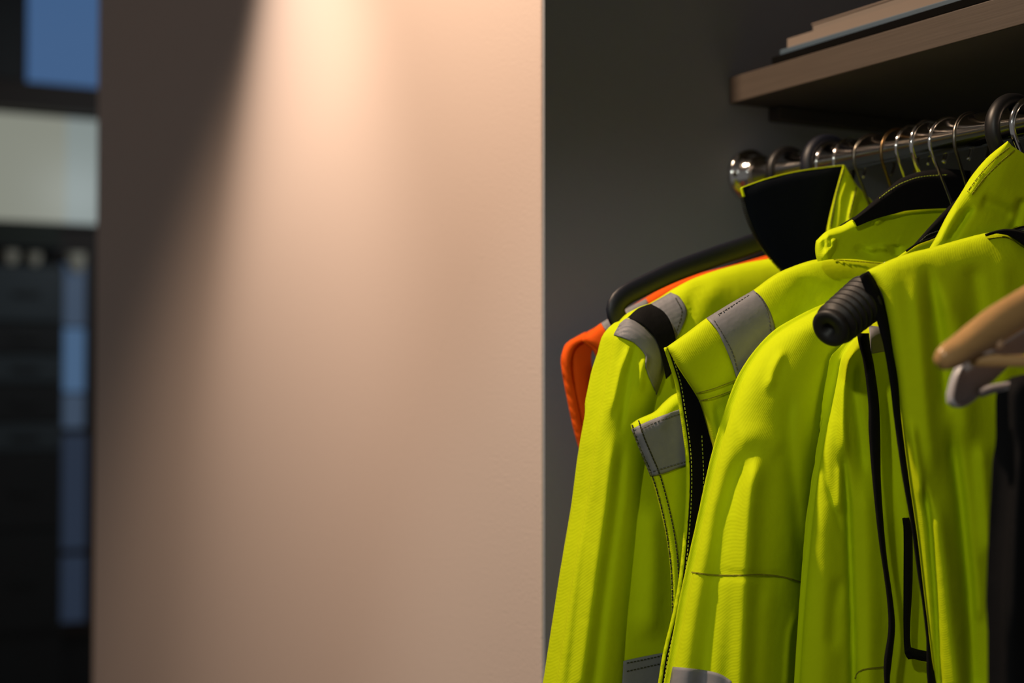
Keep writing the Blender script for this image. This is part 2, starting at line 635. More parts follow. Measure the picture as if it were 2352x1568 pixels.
z = SH_Z1 + 0.0008
XB = at(1770, 138, XC).x


def shelf_x(px, py, Y):
    return atY(px, py, Y).x


y0 = SH_Y + 0.0015
xa = shelf_x(1772, 137, y0)
tag(box('black_board', (xa, y0, z), (xa + 0.62, y0 + 0.30, z + 0.0085), 'black_board', None, 0.001),
    'thin black board lying at the bottom of the stack on the shelf', 'board')
xb = shelf_x(1794, 120, y0 + 0.006)
o = box('blue_folder', (xb, y0 + 0.006, z + 0.0085), (xb + 0.55, y0 + 0.26, z + 0.0150), 'blue_card', None, 0.0012, rotz=0.012)
tag(o, 'blue card folder lying on the black board on the shelf', 'folder')
o = thing('paper_pad', 'cream paper pad lying on the blue folder on the shelf', 'paper', (xb, y0, z + 0.0150))
box('cover', (xb + 0.001, y0 + 0.012, z + 0.0150), (xb + 0.50, y0 + 0.24, z + 0.0165), 'paper_white', o)
box('page_block', (xb + 0.002, y0 + 0.013, z + 0.0165), (xb + 0.499, y0 + 0.239, z + 0.0280), 'paper', o)
xd = shelf_x(1867, 48, y0 + 0.03)
o = thing('paper_stack', 'smaller pale paper stack on top of the cream pad', 'paper', (xd, y0, z + 0.0280))
box('page_block', (xd, y0 + 0.03, z + 0.0280), (xd + 0.42, y0 + 0.22, z + 0.0405), 'paper_white', o)
box('cover', (xd - 0.001, y0 + 0.029, z + 0.0405), (xd + 0.421, y0 + 0.221, z + 0.042), 'paper', o)

# ------------------------------------------------------------------ rail
pf = at(1722, 405, XC)
RY, RZ, RR = pf.y, pf.z, 0.0160
rail = thing('clothes_rail', 'round chrome clothes rail with a wall flange under the shelf', 'rail', (XC, RY, RZ))
lathe('rail_tube', [(0.0, RR), (0.92, RR), (1.839, RR)], (XC, RY, RZ), (1, 0, 0), 'chrome', rail, 64)
lathe('wall_flange', [(0.0, .031), (0.003, .031), (.006, .0295), (.0075, .0255), (.009, .0225), (.022, .0215), (.0235, .0200), (.0235, .0165)],
      (XC, RY, RZ), (1, 0, 0), 'chrome', rail, 56)
for s in (-1, 1):
    lathe('flange_screw', [(0, .003), (.0012, .003), (.002, .0018)], (XC + 0.0068, RY + s * 0.0262, RZ), (1, 0, 0), 'dark_wire', rail, 12)


def rail_x(px):
    """rail position seen at picture column px"""
    lo, hi = XC, 0.3
    for _ in range(40):
        mid = (lo + hi) / 2
        v = Vector((mid, RY, RZ)) - EYE
        u = v.dot(RIGHT) / v.dot(FWD) * FPX + 1176
        if u < px:
            lo = mid
        else:
            hi = mid
    return lo


HOOK_GROUP = 'hangers on the chrome rail'


def hook_path(X, R, wire, turn=0.0, tilt=0.0, drop=0.075, n=34, lean=0.0):
    """open hook resting on the rail, shank hanging below the rail"""
    cz = RR + wire - R                       # circle centre relative to the rail centre
    pts = []
    for k in range(n):
        a = math.radians(-38 + (204 - -38) * k / (n - 1))
        pts.append(Vector((0, math.cos(a) * R, cz + math.sin(a) * R)))
    e = pts[-1]
    ye = 0.004 + lean
    zb = e.z - 2.14 * (ye - e.y)
    pts += [e + (Vector((0, ye, zb)) - e) * f for f in (.25, .5, .75, .93)]
    pts += [Vector((0, ye + .0008, zb - .004)), Vector((0, ye + .001, zb - drop * .3))]
    mt = Matrix.Rotation(turn, 3, 'Z')
    return [mt @ p + Vector((X, RY, RZ)) + Vector((tilt * (p.z - RR) * -1, 0, 0)) for p in pts]


def wire_hanger(px, m, label, wire=0.0016, R=0.0235, turn=0.0, body=True, span=0.12, drop=0.065):
    X = rail_x(px)
    t = thing('wire_hanger', label, 'hanger', (X, RY, RZ - 0.1), HOOK_GROUP)
    hp = hook_path(X, R, wire, turn, drop=drop)
    sweep('hook', hp, wire, wire, m, t, seg=10)
    e = hp[-1]
    if body:
        for s in (-1, 1):
            sweep('arm', cr([e, e + Vector((0, s * .05, -.016)), e + Vector((0, s * span * .7, -.07)), e + Vector((0, s * span, -.115))], 14), wire, wire, m, t, seg=8)
        sweep('bar', [e + Vector((0, -span, -.115)), e + Vector((0, 0, -.118)), e + Vector((0, span, -.115))], wire, wire, m, t, seg=8)
    return t


def plastic_hanger(px, m, label, hr=0.0045, R=0.026):
    X = rail_x(px)
    t = thing('plastic_hanger', label, 'hanger', (X, RY, RZ - 0.1), HOOK_GROUP)
    hp = hook_path(X, R, hr, drop=0.03)
    sweep('hook', hp, hr, hr * 1.25, m, t, seg=14)
    return t, X, hp[-1]


t, X, e = plastic_hanger(1812, 'black_plastic', 'black plastic hanger holding the orange vest, nearest the rail flange')
for s in (-1, 1):
    sweep('arm', cr([e, e + Vector((0, s * .06, -.022)), e + Vector((0, s * .15, -.06)), e + Vector((0, s * .215, -.105))], 16),
          .008, .005, 'black_plastic', t)
t, X, e = plastic_hanger(1902, 'navy_plastic', 'navy plastic hanger with a bare curved arm above the orange vest', 0.0062, 0.029)
NHX = X
armc = [(1880, 500), (1760, 548), (1700, 570), (1638, 591), (1546, 625), (1485, 653), (1436, 678), (1418, 696), (1414, 716), (1424, 738), (1450, 756), (1520, 775)]
pth = [at(p.x, p.y, NHX) for p in cr([(a, b, 0) for a, b in armc], 60)]
pth = cr([e] + pth[0:1], 6)[:-1] + pth
sweep('arm', pth, [0.0085] * 3 + [0.0105] * (len(pth) - 3), 0.0055, 'navy_plastic', t, seg=18)
mir = [Vector((p.x, 2 * RY - p.y, p.z)) for p in pth]
sweep('arm', mir, 0.0100, 0.0055, 'navy_plastic', t, seg=14)
pb = pth[-1]
sweep('trouser_bar', [pb, Vector((pb.x, RY, pb.z - .004)), Vector((pb.x, 2 * RY - pb.y, pb.z))], .006, .005, 'navy_plastic', t)

wire_hanger(1915, 'chrome', 'chrome hook hanger just in front of the navy plastic hanger', 0.0017, 0.024)
wire_hanger(1952, 'chrome', 'chrome hook hanger at the tip of the raised yellow collar', 0.0017, 0.024, 0.1)
wire_hanger(2008, 'dark_wire', 'tarnished grey wire hanger over the gap between two collars', 0.0014, 0.0255, -0.08)
wire_hanger(2066, 'bronze_wire', 'bronze coloured wire hanger behind the black collar', 0.0015, 0.0255, 0.05)
wire_hanger(2098, 'chrome', 'thin chrome wire hanger beside the thick chrome hook', 0.0015, 0.023)
wire_hanger(2134, 'chrome', 'thick chrome hook hanger above the black collar', 0.0024, 0.024, 0.04)
wire_hanger(2184, 'chrome', 'chrome wire hanger with its long shank crossing the black collar', 0.0017, 0.0245, -0.15, drop=0.07)
wire_hanger(2232, 'dark_wire', 'wire hanger tucked behind the edge of the yellow hood', 0.0017, 0.0260, 0.12)
wire_hanger(2376, 'chrome', 'thick chrome hook hanger in front of the black hook', 0.0030, 0.0255, -0.10)

# ------------------------------------------------------------------ orange vest
OX = -1.300
t = thing('safety_vest', 'orange safety vest with a grey shoulder band beside the grey wall', 'vest', (OX, RY, RZ - .1), 'hanging workwear')
far = Panel('far_panel', [
    [(1374, 748), (1420, 722), (1480, 690)],
    [(1330, 772), (1390, 765), (1480, 735)],
    [(1300, 792), (1330, 788), (1368, 790)],
    [(1290, 829), (1325, 825), (1358, 826)],
    [(1298, 884), (1335, 884), (1370, 884)],
    [(1323, 1001), (1360, 1000), (1400, 1001)],
    [(1352, 1094), (1380, 1094), (1430, 1094)],
    [(1405, 1290), (1430, 1290), (1490, 1290)],
    [(1425, 1640), (1460, 1640), (1500, 1640)]], OX - 0.036, 'orange', t, R=0.012, edges=(.25, 0, .08, 0),
    folds=[([(1312, 800), (1318, 900), (1345, 1020), (1380, 1120)], 7, -0.004), ([(1365, 830), (1375, 950), (1400, 1100)], 14, -0.010)])
near = Panel('near_panel', [
    [(1340, 775), (1374, 746), (1440, 708), (1560, 643), (1700, 604), (1800, 575)],
    [(1345, 786), (1385, 772), (1450, 745), (1570, 690), (1700, 650), (1800, 625)],
    [(1366, 802), (1400, 800), (1470, 790), (1580, 750), (1700, 720), (1800, 700)],
    [(1376, 830), (1410, 830), (1480, 830), (1590, 820), (1700, 800), (1800, 780)],
    [(1380, 870), (1410, 880), (1480, 890), (1600, 890), (1700, 880), (1800, 870)],
    [(1388, 980), (1420, 980), (1490, 990), (1600, 990), (1700, 990), (1800, 990)],
    [(1405, 1200), (1440, 1200), (1500, 1200), (1600, 1200), (1700, 1200), (1800, 1200)],
    [(1430, 1640), (1460, 1640), (1520, 1640), (1600, 1640), (1700, 1640), (1800, 1640)]], OX, 'orange', t, R=0.014,
    edges=(.06, 0, .10, 0))
near.band('reflective_band', [[(1381, 742), (1420, 719), (1484, 686)], [(1390, 757), (1428, 733), (1490, 700)], [(1408, 778), (1440, 765), (1500, 745)]],
          'tape', t)
ob = [(1345, 764), (1330, 772), (1300, 792), (1290, 829), (1298, 884), (1323, 1001), (1352, 1094), (1405, 1290)]
far.band('armhole_binding', [ob, [(a + 10, b + 3) for a, b in ob], [(a + 20, b + 5) for a, b in ob]], 'orange', t, .0030, 60, 8, .0022)
sweep('armhole_binding', near.line([(1340, 777), (1347, 786), (1366, 802), (1377, 830), (1380, 870), (1388, 980), (1405, 1200)], 0.0, 50),
      0.0022, 0.003, 'orange', t)

# ------------------------------------------------------------------ yellow jacket with navy collar (J1)
X1 = -1.232
t = thing('safety_jacket', 'yellow jacket with grey and black shoulder bands and a raised navy lined collar', 'jacket', (X1, RY, RZ - .1), 'hanging workwear')
tor = Panel('torso', [
    [(1425, 742), (1466, 706), (1494, 696), (1540, 670), (1580, 645), (1635, 624), (1700, 606), (1775, 592), (1880, 570), (1990, 548), (2110, 575)],
    [(1440, 770), (1480, 730), (1520, 718), (1570, 700), (1620, 690), (1660, 680), (1720, 670), (1790, 660), (1890, 640), (1995, 620), (2120, 640)],
    [(1455, 830), (1500, 800), (1540, 790), (1590, 780), (1630, 770), (1680, 760), (1730, 760), (1800, 750), (1900, 740), (2000, 730), (2130, 740)],
    [(1440, 960), (1500, 940), (1550, 930), (1590, 930), (1640, 930), (1690, 930), (1740, 930), (1800, 930), (1900, 930), (2010, 930), (2140, 930)],
    [(1420, 1160), (1480, 1160), (1540, 1160), (1590, 1160), (1640, 1160), (1690, 1160), (1740, 1160), (1800, 1160), (1900, 1160), (2010, 1160), (2140, 1160)],
    [(1410, 1400), (1480, 1395), (1540, 1390), (1590, 1390), (1640, 1390), (1690, 1390), (1740, 1390), (1800, 1390), (1900, 1390), (2010, 1390), (2140, 1390)],
    [(1400, 1640), (1480, 1640), (1540, 1640), (1590, 1640), (1640, 1640), (1690, 1640), (1740, 1640), (1800, 1640), (1900, 1640), (2010, 1640), (2140, 1640)]],
    X1, 'yellow', t, R=0.026, edges=(.04, 0, .11, 0), back=0.02, nu=66,
    folds=[([(1640, 625), (1595, 670), (1580, 740), (1575, 820)], 8, -0.003), ([(1660, 640), (1625, 690), (1610, 780)], 16, 0.002),
           ([(1500, 1150), (1500, 1300), (1490, 1480)], 28, 0.010)])
slv = Panel('sleeve', [
    [(1424, 742, -.004), (1446, 729, 0), (1475, 744, .004), (1503, 771, .004), (1528, 800, 0)],
    [(1410, 768), (1438, 768), (1470, 790), (1500, 815), (1530, 842)],
    [(1404, 800), (1435, 808), (1465, 830), (1492, 850), (1520, 878)],
    [(1395, 850), (1428, 862), (1460, 876), (1487, 890), (1508, 908)],
    [(1367, 1000), (1400, 1000), (1430, 1000), (1460, 1000), (1492, 990)],
    [(1354, 1100), (1390, 1100), (1420, 1102), (1448, 1104), (1474, 1108)],
    [(1345, 1163), (1380, 1163), (1410, 1163), (1440, 1163), (1468, 1165)],
    [(1318, 1300), (1358, 1300), (1395, 1300), (1430, 1300), (1454, 1300)],
    [(1296, 1440), (1338, 1440), (1380, 1440), (1415, 1440), (1440, 1440)],
    [(1276, 1568), (1320, 1568), (1360, 1568), (1400, 1568), (1432, 1568)],
    [(1266, 1640), (1310, 1640), (1352, 1640), (1395, 1640), (1426, 1640)]],
    X1 + 0.020, 'yellow', t, R=0.024, edges=(.55, .40, .05, 0), back=0.03,
    folds=[([(1450, 790), (1425, 850), (1400, 960)], 9, 0.006), ([(1462, 780), (1440, 880), (1425, 1000)], 8, -0.004),
           ([(1484, 815), (1474, 850), (1470, 900)], 8, 0.007), ([(1410, 980), (1392, 1150), (1365, 1350), (1335, 1568)], 16, 0.006),
           ([(1432, 1000), (1420, 1150), (1385, 1400), (1365, 1568)], 12, -0.004), ([(1360, 1120), (1330, 1350), (1305, 1568)], 10, -0.002)])
A = [(1541, 672), (1561, 683), (1577, 716), (1562, 760), (1552, 778)]
B = [(1495, 698), (1525, 717), (1541, 742), (1550, 772), (1552, 782)]
Cc = [(1442, 730), (1475, 744), (1503, 771), (1516, 802), (1529, 846)]
D = [(1410, 769), (1436, 778), (1456, 787), (1482, 816), (1484, 845), (1508, 906)]
C2 = [(1424, 743), (1444, 730), (1475, 744), (1503, 771), (1516, 802), (1529, 846)]
tor.band('reflective_band', [A, [((a[0] + b[0]) / 2, (a[1] + b[1]) / 2) for a, b in zip(A, B)], B], 'tape', t, 0.0018)
tor.band('black_band', [[(1495, 698), (1525, 717), (1541, 742), (1552, 785), (1545, 850)], [(1466, 709), (1505, 735), (1525, 765), (1540, 815), (1540, 860)],
                        [(1442, 730), (1475, 746), (1503, 773), (1518, 810), (1530, 870)]], 'black_cloth', t, 0.0150)
slv.band('reflective_band', [C2, [((a[0] + b[0]) / 2, (a[1] + b[1]) / 2) for a, b in zip(C2, D)], D], 'tape', t, 0.0018, 40, 18)
tor.band('reflective_band', [[(1425, 1519), (1480, 1507), (1540, 1496), (1640, 1480)], [(1425, 1580), (1480, 1568), (1540, 1560), (1640, 1540)],
                             [(1425, 1635), (1480, 1630), (1540, 1620), (1640, 1600)]], 'tape', t, 0.0018)
dashes('stitching', [tor.line([(1440, 1522), (1480, 1514), (1525, 1504)], .0030, 30), tor.line([(1440, 1541), (1480, 1532), (1525, 1522)], .0030, 30),
                     tor.line([(1552, 684), (1566, 716), (1553, 765)], .0030, 30)], 'thread', t)
col = Panel('collar_lining', [
    [(1703, 431), (1760, 411), (1830, 394), (1900, 384), (1937, 380)],
    [(1709, 460), (1765, 450), (1840, 445), (1895, 440), (1925, 430)],
    [(1719, 495), (1775, 495), (1840, 495), (1890, 495), (1913, 480)],
    [(1735, 535), (1785, 540), (1840, 545), (1885, 545), (1903, 530)],
    [(1762, 578), (1800, 585), (1840, 590), (1875, 590), (1893, 575)],
    [(1800, 622), (1825, 628), (1850, 630), (1875, 625), (1890, 615)]], -1.212, 'navy_cloth', t, R=0.006, edges=(.3, .3, .15, 0), mback='yellow')
sweep('collar_piping', col.line([(1703, 431), (1760, 411), (1830, 394), (1900, 384), (1937, 380)], 0.0, 40), 0.0006, 0.0016, 'yellow', t, seg=8)
sweep('collar_piping', col.line([(1703, 431), (1705, 440), (1708, 452)], 0.001, 10), 0.0014, 0.0018, 'yellow', t, seg=8)
vv, ff = [], []
zl = col.line([(1707, 455), (1712, 480), (1722, 510), (1738, 542), (1760, 576), (1800, 622)], 0.0, 46)
for k in range(len(zl) - 1):
    c0, d = zl[k], (zl[k + 1] - zl[k])
    L_ = d.length
    d.normalize()
    nrm = d.cross(Vector((1, 0, 0))).normalized()
    q = len(vv)
    for a in (-.3, .3):
        for b in (-.0012, .0026):
            for c in (-.0012, .0012):
                vv.append(c0 + d * a * L_ - nrm * b * -1 + Vector((c, 0, 0)))
    ff += [(q, q + 1, q + 3, q + 2), (q + 4, q + 6, q + 7, q + 5), (q, q + 4, q + 5, q + 1), (q + 2, q + 3, q + 7, q + 6), (q, q + 2, q + 6, q + 4), (q + 1, q + 5, q + 7, q + 3)]
link('zipper_teeth', vv, ff, 'black_plastic', t, smooth=False)
flap = Panel('collar', [
    [(1936, 379), (1939, 379), (1943, 383)],
    [(1926, 415), (1945, 412), (1966, 422)],
    [(1915, 455), (1950, 455), (1988, 446)],
    [(1906, 490), (1950, 492), (2008, 468)],
    [(1898, 530), (1945, 535), (2030, 520)],
    [(1893, 580), (1945, 590), (2040, 580)]], -1.196, 'yellow', t, R=0.006, edges=(.2, .25, 0, 0),
    folds=[([(1940, 395), (1925, 450), (1912, 540)], 6, -0.003), ([(1968, 430), (1955, 490), (1945, 550)], 9, 0.006)])
dashes('stitching', [flap.line([(1938, 388), (1922, 445), (1908, 520)], .0015, 30), flap.line([(1967, 430), (1950, 500)], .0015, 20)], 'thread', t, dash=.004, gap=.0006)

# ------------------------------------------------------------------ yellow vest between the jackets (V1)
XV = -1.172
t = thing('safety_vest', 'yellow vest with a wide grey chest band and double dark stitching, behind the black armhole', 'vest', (XV, RY, RZ - .1), 'hanging workwear')
v1 = Panel('front_panel', [
    [(1448, 974), (1466, 962), (1503, 945), (1524, 924), (1548, 905), (1590, 890), (1700, 840)],
    [(1449, 981), (1470, 972), (1506, 957), (1530, 945), (1556, 930), (1600, 918), (1700, 880)],
    [(1457, 1000), (1480, 994), (1515, 984), (1540, 975), (1570, 968), (1610, 960), (1700, 940)],
    [(1475, 1045), (1497, 1040), (1525, 1032), (1550, 1025), (1578, 1020), (1620, 1012), (1700, 1000)],
    [(1494, 1091), (1514, 1087), (1540, 1080), (1562, 1073), (1586, 1067), (1626, 1060), (1700, 1050)],
    [(1519, 1181), (1538, 1181), (1560, 1181), (1580, 1181), (1600, 1181), (1630, 1181), (1700, 1181)],
    [(1533, 1253), (1550, 1253), (1570, 1253), (1590, 1253), (1610, 1253), (1640, 1253), (1700, 1253)],
    [(1539, 1326), (1556, 1326), (1576, 1326), (1596, 1326), (1614, 1326), (1640, 1326), (1700, 1326)],
    [(1541, 1435), (1558, 1435), (1576, 1435), (1596, 1435), (1614, 1435), (1640, 1435), (1700, 1435)],
    [(1538, 1640), (1558, 1640), (1576, 1640), (1596, 1640), (1614, 1640), (1640, 1640), (1700, 1640)]],
    XV, 'yellow', t, R=0.016, edges=(.08, 0, .06, 0), folds=[([(1560, 910), (1530, 950), (1510, 990)], 10, .002)])
v1.band('reflective_band', [[(1451, 985), (1490, 967), (1530, 951), (1566, 938), (1600, 926)], [(1473, 1041), (1510, 1030), (1545, 1015), (1580, 1000), (1620, 988)],
                            [(1495, 1094), (1530, 1085), (1556, 1075), (1582, 1066), (1625, 1054)]], 'tape', t, 0.0014, 30, 24)
L1 = [(1452, 976), (1461, 1002), (1479, 1045), (1498, 1091), (1523, 1181), (1536, 1253), (1543, 1326), (1545, 1435), (1543, 1568)]
L2 = [(1467, 966), (1478, 1000), (1497, 1045), (1516, 1091), (1540, 1181), (1553, 1253), (1559, 1326), (1560, 1435), (1557, 1568)]
dashes('stitching', [v1.line(L1, .0024, 90), v1.line(L2, .0024, 90)], 'thread', t, .0026, .0009, .0005)
dashes('band_stitching', [v1.line([(1472, 986), (1510, 968), (1566, 948)], .0026, 30), v1.line([(1500, 1082), (1540, 1070), (1578, 1058)], .0026, 30)], 'thread_grey', t)

# ------------------------------------------------------------------ yellow vest with black lined armhole (J2)
X2 = -1.128
t = thing('safety_vest', 'yellow vest with a wide grey shoulder band, black collar and black lined armhole', 'vest', (X2, RY, RZ - .1), 'hanging workwear')
n2 = Panel('near_panel', [
    [(1529, 798), (1577, 764), (1623, 730), (1730, 666), (1765, 640), (1800, 620), (1877, 595), (1977, 588), (2060, 585), (2250, 590)],
    [(1536, 806), (1592, 782), (1640, 757), (1745, 690), (1785, 670), (1822, 655), (1895, 632), (1985, 620), (2070, 620), (2260, 630)],
    [(1558, 845), (1615, 826), (1665, 805), (1765, 740), (1810, 730), (1850, 720), (1910, 710), (1990, 700), (2080, 700), (2270, 700)],
    [(1592, 897), (1640, 885), (1690, 868), (1785, 830), (1830, 830), (1870, 830), (1925, 830), (1995, 830), (2080, 830), (2270, 830)],
    [(1607, 924), (1650, 912), (1705, 890), (1790, 880), (1840, 880), (1880, 890), (1930, 900), (2000, 900), (2080, 900), (2270, 900)],
    [(1626, 988), (1665, 985), (1720, 980), (1790, 980), (1840, 980), (1880, 980), (1930, 980), (2000, 980), (2080, 980), (2270, 980)],
    [(1640, 1043), (1680, 1043), (1730, 1043), (1790, 1043), (1840, 1043), (1880, 1043), (1930, 1043), (2000, 1043), (2080, 1043), (2270, 1043)],
    [(1640, 1120), (1680, 1120), (1730, 1120), (1790, 1120), (1840, 1120), (1880, 1120), (1930, 1120), (2000, 1120), (2080, 1120), (2270, 1120)],
    [(1632, 1300), (1680, 1300), (1730, 1300), (1790, 1300), (1840, 1300), (1880, 1300), (1930, 1300), (2000, 1300), (2080, 1300), (2270, 1300)],
    [(1620, 1640), (1680, 1640), (1730, 1640), (1790, 1640), (1840, 1640), (1880, 1640), (1930, 1640), (2000, 1640), (2080, 1640), (2270, 1640)]],
    X2, 'yellow', t, R=0.020, edges=(.04, 0, .10, 0), nu=70, nv=80, mback='black_cloth',
    folds=[([(1640, 915), (1655, 980), (1660, 1060)], 10, -.004), ([(1870, 640), (1840, 690), (1830, 760)], 22, -.006)])
f2 = Panel('far_panel', [
    [(1529, 799, .010), (1560, 790, .012), (1620, 770, .012), (1720, 740)],
    [(1541, 835, .006), (1575, 840, .006), (1640, 850), (1720, 850)],
    [(1555, 881), (1590, 890), (1650, 900), (1720, 900)],
    [(1565, 943), (1600, 950), (1660, 955), (1720, 955)],
    [(1577, 1030), (1610, 1040), (1665, 1040), (1720, 1040)],
    [(1580, 1100), (1612, 1100), (1665, 1100), (1720, 1100)],
    [(1577, 1181), (1610, 1181), (1665, 1181), (1720, 1181)],
    [(1566, 1308), (1600, 1308), (1660, 1308), (1720, 1308)],
    [(1552, 1395), (1590, 1395), (1655, 1395), (1720, 1395)],
    [(1527, 1500), (1570, 1500), (1650, 1500), (1720, 1500)],
    [(1516, 1568), (1560, 1568), (1640, 1568), (1720, 1568)],
    [(1506, 1640), (1555, 1640), (1640, 1640), (1720, 1640)]], X2 - 0.020, 'black_cloth', t, R=0.004, edges=(.1, 0, 0, 0), mback='yellow')
EL = [(1529, 799), (1541, 835), (1555, 881), (1565, 943), (1577, 1030), (1580, 1100), (1577, 1181), (1566, 1308), (1552, 1395), (1527, 1500), (1516, 1568), (1506, 1640)]
sweep('armhole_binding', f2.line(EL, 0.0, 100), 0.0016, 0.0022, 'yellow', t, seg=10)
dashes('stitching', [f2.line([(a + 9, b) for a, b in EL], .0012, 90), f2.line([(1612, 1000), (1616, 1100), (1612, 1200)], .0012, 40)], 'thread_yellow', t, .0022, .0016, .0003)
n2.band('reflective_band', [[(1731, 667), (1750, 684), (1768, 715), (1779, 750), (1783, 790)],
                            [(1675, 699), (1697, 725), (1717, 760), (1735, 805), (1748, 835)],
                            [(1623, 731), (1645, 755), (1663, 790), (1682, 835), (1692, 868)]], 'tape', t, 0.0020, 30, 24)
dashes('band_stitching', [n2.line([(1737, 672), (1752, 690), (1768, 735), (1772, 790)], .0032, 40), n2.line([(1640, 735), (1662, 770), (1684, 812), (1694, 850)], .0032, 40),
                          n2.line([(1720, 678), (1650, 722)], .0032, 20)], 'thread_grey', t)
dashes('stitching', [n2.line([(1600, 903), (1640, 892), (1690, 873)], .002, 30), n2.line([(1606, 921), (1650, 909), (1700, 889)], .002, 30),
                     n2.line([(1915, 596), (1977, 601), (2032, 606)], .003, 30)], 'seam', t, .003, .0006, .0004)
cb = Panel('collar', [
    [(1874, 553), (1898, 531), (1931, 518), (1958, 502), (2007, 480), (2069, 466), (2130, 457), (2200, 453)],
    [(1872, 570), (1905, 552), (1940, 540), (1970, 530), (2010, 515), (2070, 500), (2130, 495), (2200, 490)],
    [(1874, 588), (1910, 574), (1950, 568), (1980, 565), (2015, 555), (2070, 545), (2130, 540), (2200, 540)],
    [(1878, 600), (1912, 595), (1955, 594), (1985, 596), (2025, 601), (2075, 600), (2130, 600), (2200, 600)]],
    X2 + 0.024, 'yellow', t, R=0.020, edges=(.06, 0, .25, 0), nu=60, nv=50,
    folds=[([(1902, 534), (1900, 560), (1893, 590)], 4, 0.004), ([(1915, 545), (1912, 565), (1890, 598)], 6, 0.007), ([(1960, 570), (2000, 580), (2030, 560)], 10, -0.003),
           ([(1995, 577), (2015, 568), (2040, 570)], 7, 0.006), ([(2020, 490), (2018, 505), (2010, 515)], 6, 0.004), ([(2060, 560), (2058, 590)], 10, -.005)])
cl = Panel('collar_lining', [
    [(1956, 503), (1985, 480), (2007, 460), (2038, 434), (2069, 410), (2114, 394), (2176, 388), (2230, 392)],
    [(1958, 505), (1990, 487), (2012, 472), (2045, 455), (2072, 440), (2120, 428), (2180, 424), (2230, 424)],
    [(1962, 508), (2000, 492), (2025, 483), (2055, 475), (2080, 468), (2130, 462), (2190, 459), (2230, 460)],
    [(1968, 520), (2005, 505), (2030, 497), (2058, 490), (2082, 484), (2132, 480), (2190, 478), (2230, 480)]],
    X2 + 0.038, 'black_cloth', t, R=0.012, edges=(0, 0, .3, 0), mback='yellow')
dashes('stitching', [cl.line([(2020, 455), (2045, 436), (2072, 420), (2114, 406), (2176, 401)], .0013, 50)], 'thread_yellow', t, .0024, .0014, .0003)
dashes('stitching', [cb.line([(1960, 503), (2007, 481), (2069, 467), (2130, 459), (2195, 455)], .0016, 60)], 'thread_yellow', t, .0024, .0010, .0003)
sweep('collar_piping', cb.line([(1931, 519), (1958, 503), (2007, 481), (2069, 467), (2130, 458), (2200, 454)], -0.001, 60), .0012, .0012, 'black_cloth', t, seg=8)

# ------------------------------------------------------------------ yellow jacket with the long seamed sleeve (J3)
X3 = -1.096
t = thing('safety_jacket', 'yellow jacket with a long folded sleeve, elbow seam and grey cuff band', 'jacket', (X3, RY, RZ - .1), 'hanging workwear')
t3 = Panel('torso', [
    [(1890, 704), (1950, 668), (2010, 640), (2060, 600), (2110, 575), (2180, 560), (2300, 550)],
    [(1880, 740), (1950, 720), (2010, 700), (2060, 670), (2110, 650), (2180, 640), (2300, 640)],
    [(1840, 900), (1950, 900), (2010, 900), (2060, 900), (2110, 900), (2180, 900), (2300, 900)],
    [(1820, 1200), (1950, 1200), (2010, 1200), (2060, 1200), (2110, 1200), (2180, 1200), (2300, 1200)],
    [(1800, 1640), (1950, 1640), (2010, 1640), (2060, 1640), (2110, 1640), (2180, 1640), (2300, 1640)]],
    X3 - 0.006, 'yellow', t, R=0.012, edges=(0, 0, .08, 0), back=0.003)
s3 = Panel('sleeve', [
    [(1888, 706), (1915, 693), (1950, 680), (2000, 665)],
    [(1845, 730), (1890, 722), (1940, 712), (2000, 705)],
    [(1800, 757), (1860, 752), (1920, 750), (2000, 750)],
    [(1768, 783), (1830, 786), (1910, 792), (2000, 800)],
    [(1735, 822), (1800, 830), (1890, 840), (1985, 850)],
    [(1708, 868), (1775, 875), (1870, 880), (1965, 890)],
    [(1676, 955), (1750, 960), (1850, 962), (1935, 965)],
    [(1650, 1045), (1740, 1050), (1820, 1055), (1905, 1060)],
    [(1632, 1120), (1720, 1125), (1805, 1130), (1885, 1130)],
    [(1612, 1210), (1700, 1215), (1790, 1220), (1870, 1222)],
    [(1590, 1312), (1690, 1320), (1780, 1320), (1846, 1334)],
    [(1576, 1375), (1680, 1380), (1775, 1385), (1849, 1390)],
    [(1562, 1450), (1670, 1455), (1770, 1460), (1842, 1460)],
    [(1547, 1530), (1655, 1535), (1760, 1540), (1838, 1540)],
    [(1526, 1640), (1640, 1645), (1750, 1650), (1834, 1650)]], X3, 'yellow', t, R=0.040, edges=(.62, .40, .10, 0), back=0.006, nu=70, nv=100,
    folds=[([(1740, 1030), (1724, 1130), (1714, 1290), (1708, 1450), (1702, 1600)], 24, 0.013),
           ([(1730, 1020), (1690, 1100), (1662, 1190), (1645, 1310), (1625, 1450), (1605, 1620)], 24, -0.010),
           ([(1800, 800), (1775, 850), (1765, 900)], 12, 0.005), ([(1812, 880), (1812, 1000), (1830, 1200), (1850, 1330)], 16, -0.006),
           ([(1586, 1318), (1690, 1324), (1780, 1323), (1850, 1338)], 5, -0.004), ([(1770, 1340), (1760, 1440), (1755, 1568)], 22, 0.004),
           ([(1832, 1400), (1815, 1460), (1808, 1568)], 9, 0.006), ([(1845, 1410), (1825, 1500), (1822, 1568)], 6, -0.008), ([(1690, 1010), (1740, 1000), (1800, 1040)], 30, .004)])
dashes('elbow_seam', [s3.line([(1589, 1314), (1640, 1320), (1690, 1321), (1750, 1319), (1800, 1325), (1847, 1339)], .0006, 70)], 'seam', t, .02, .0002, .0006)
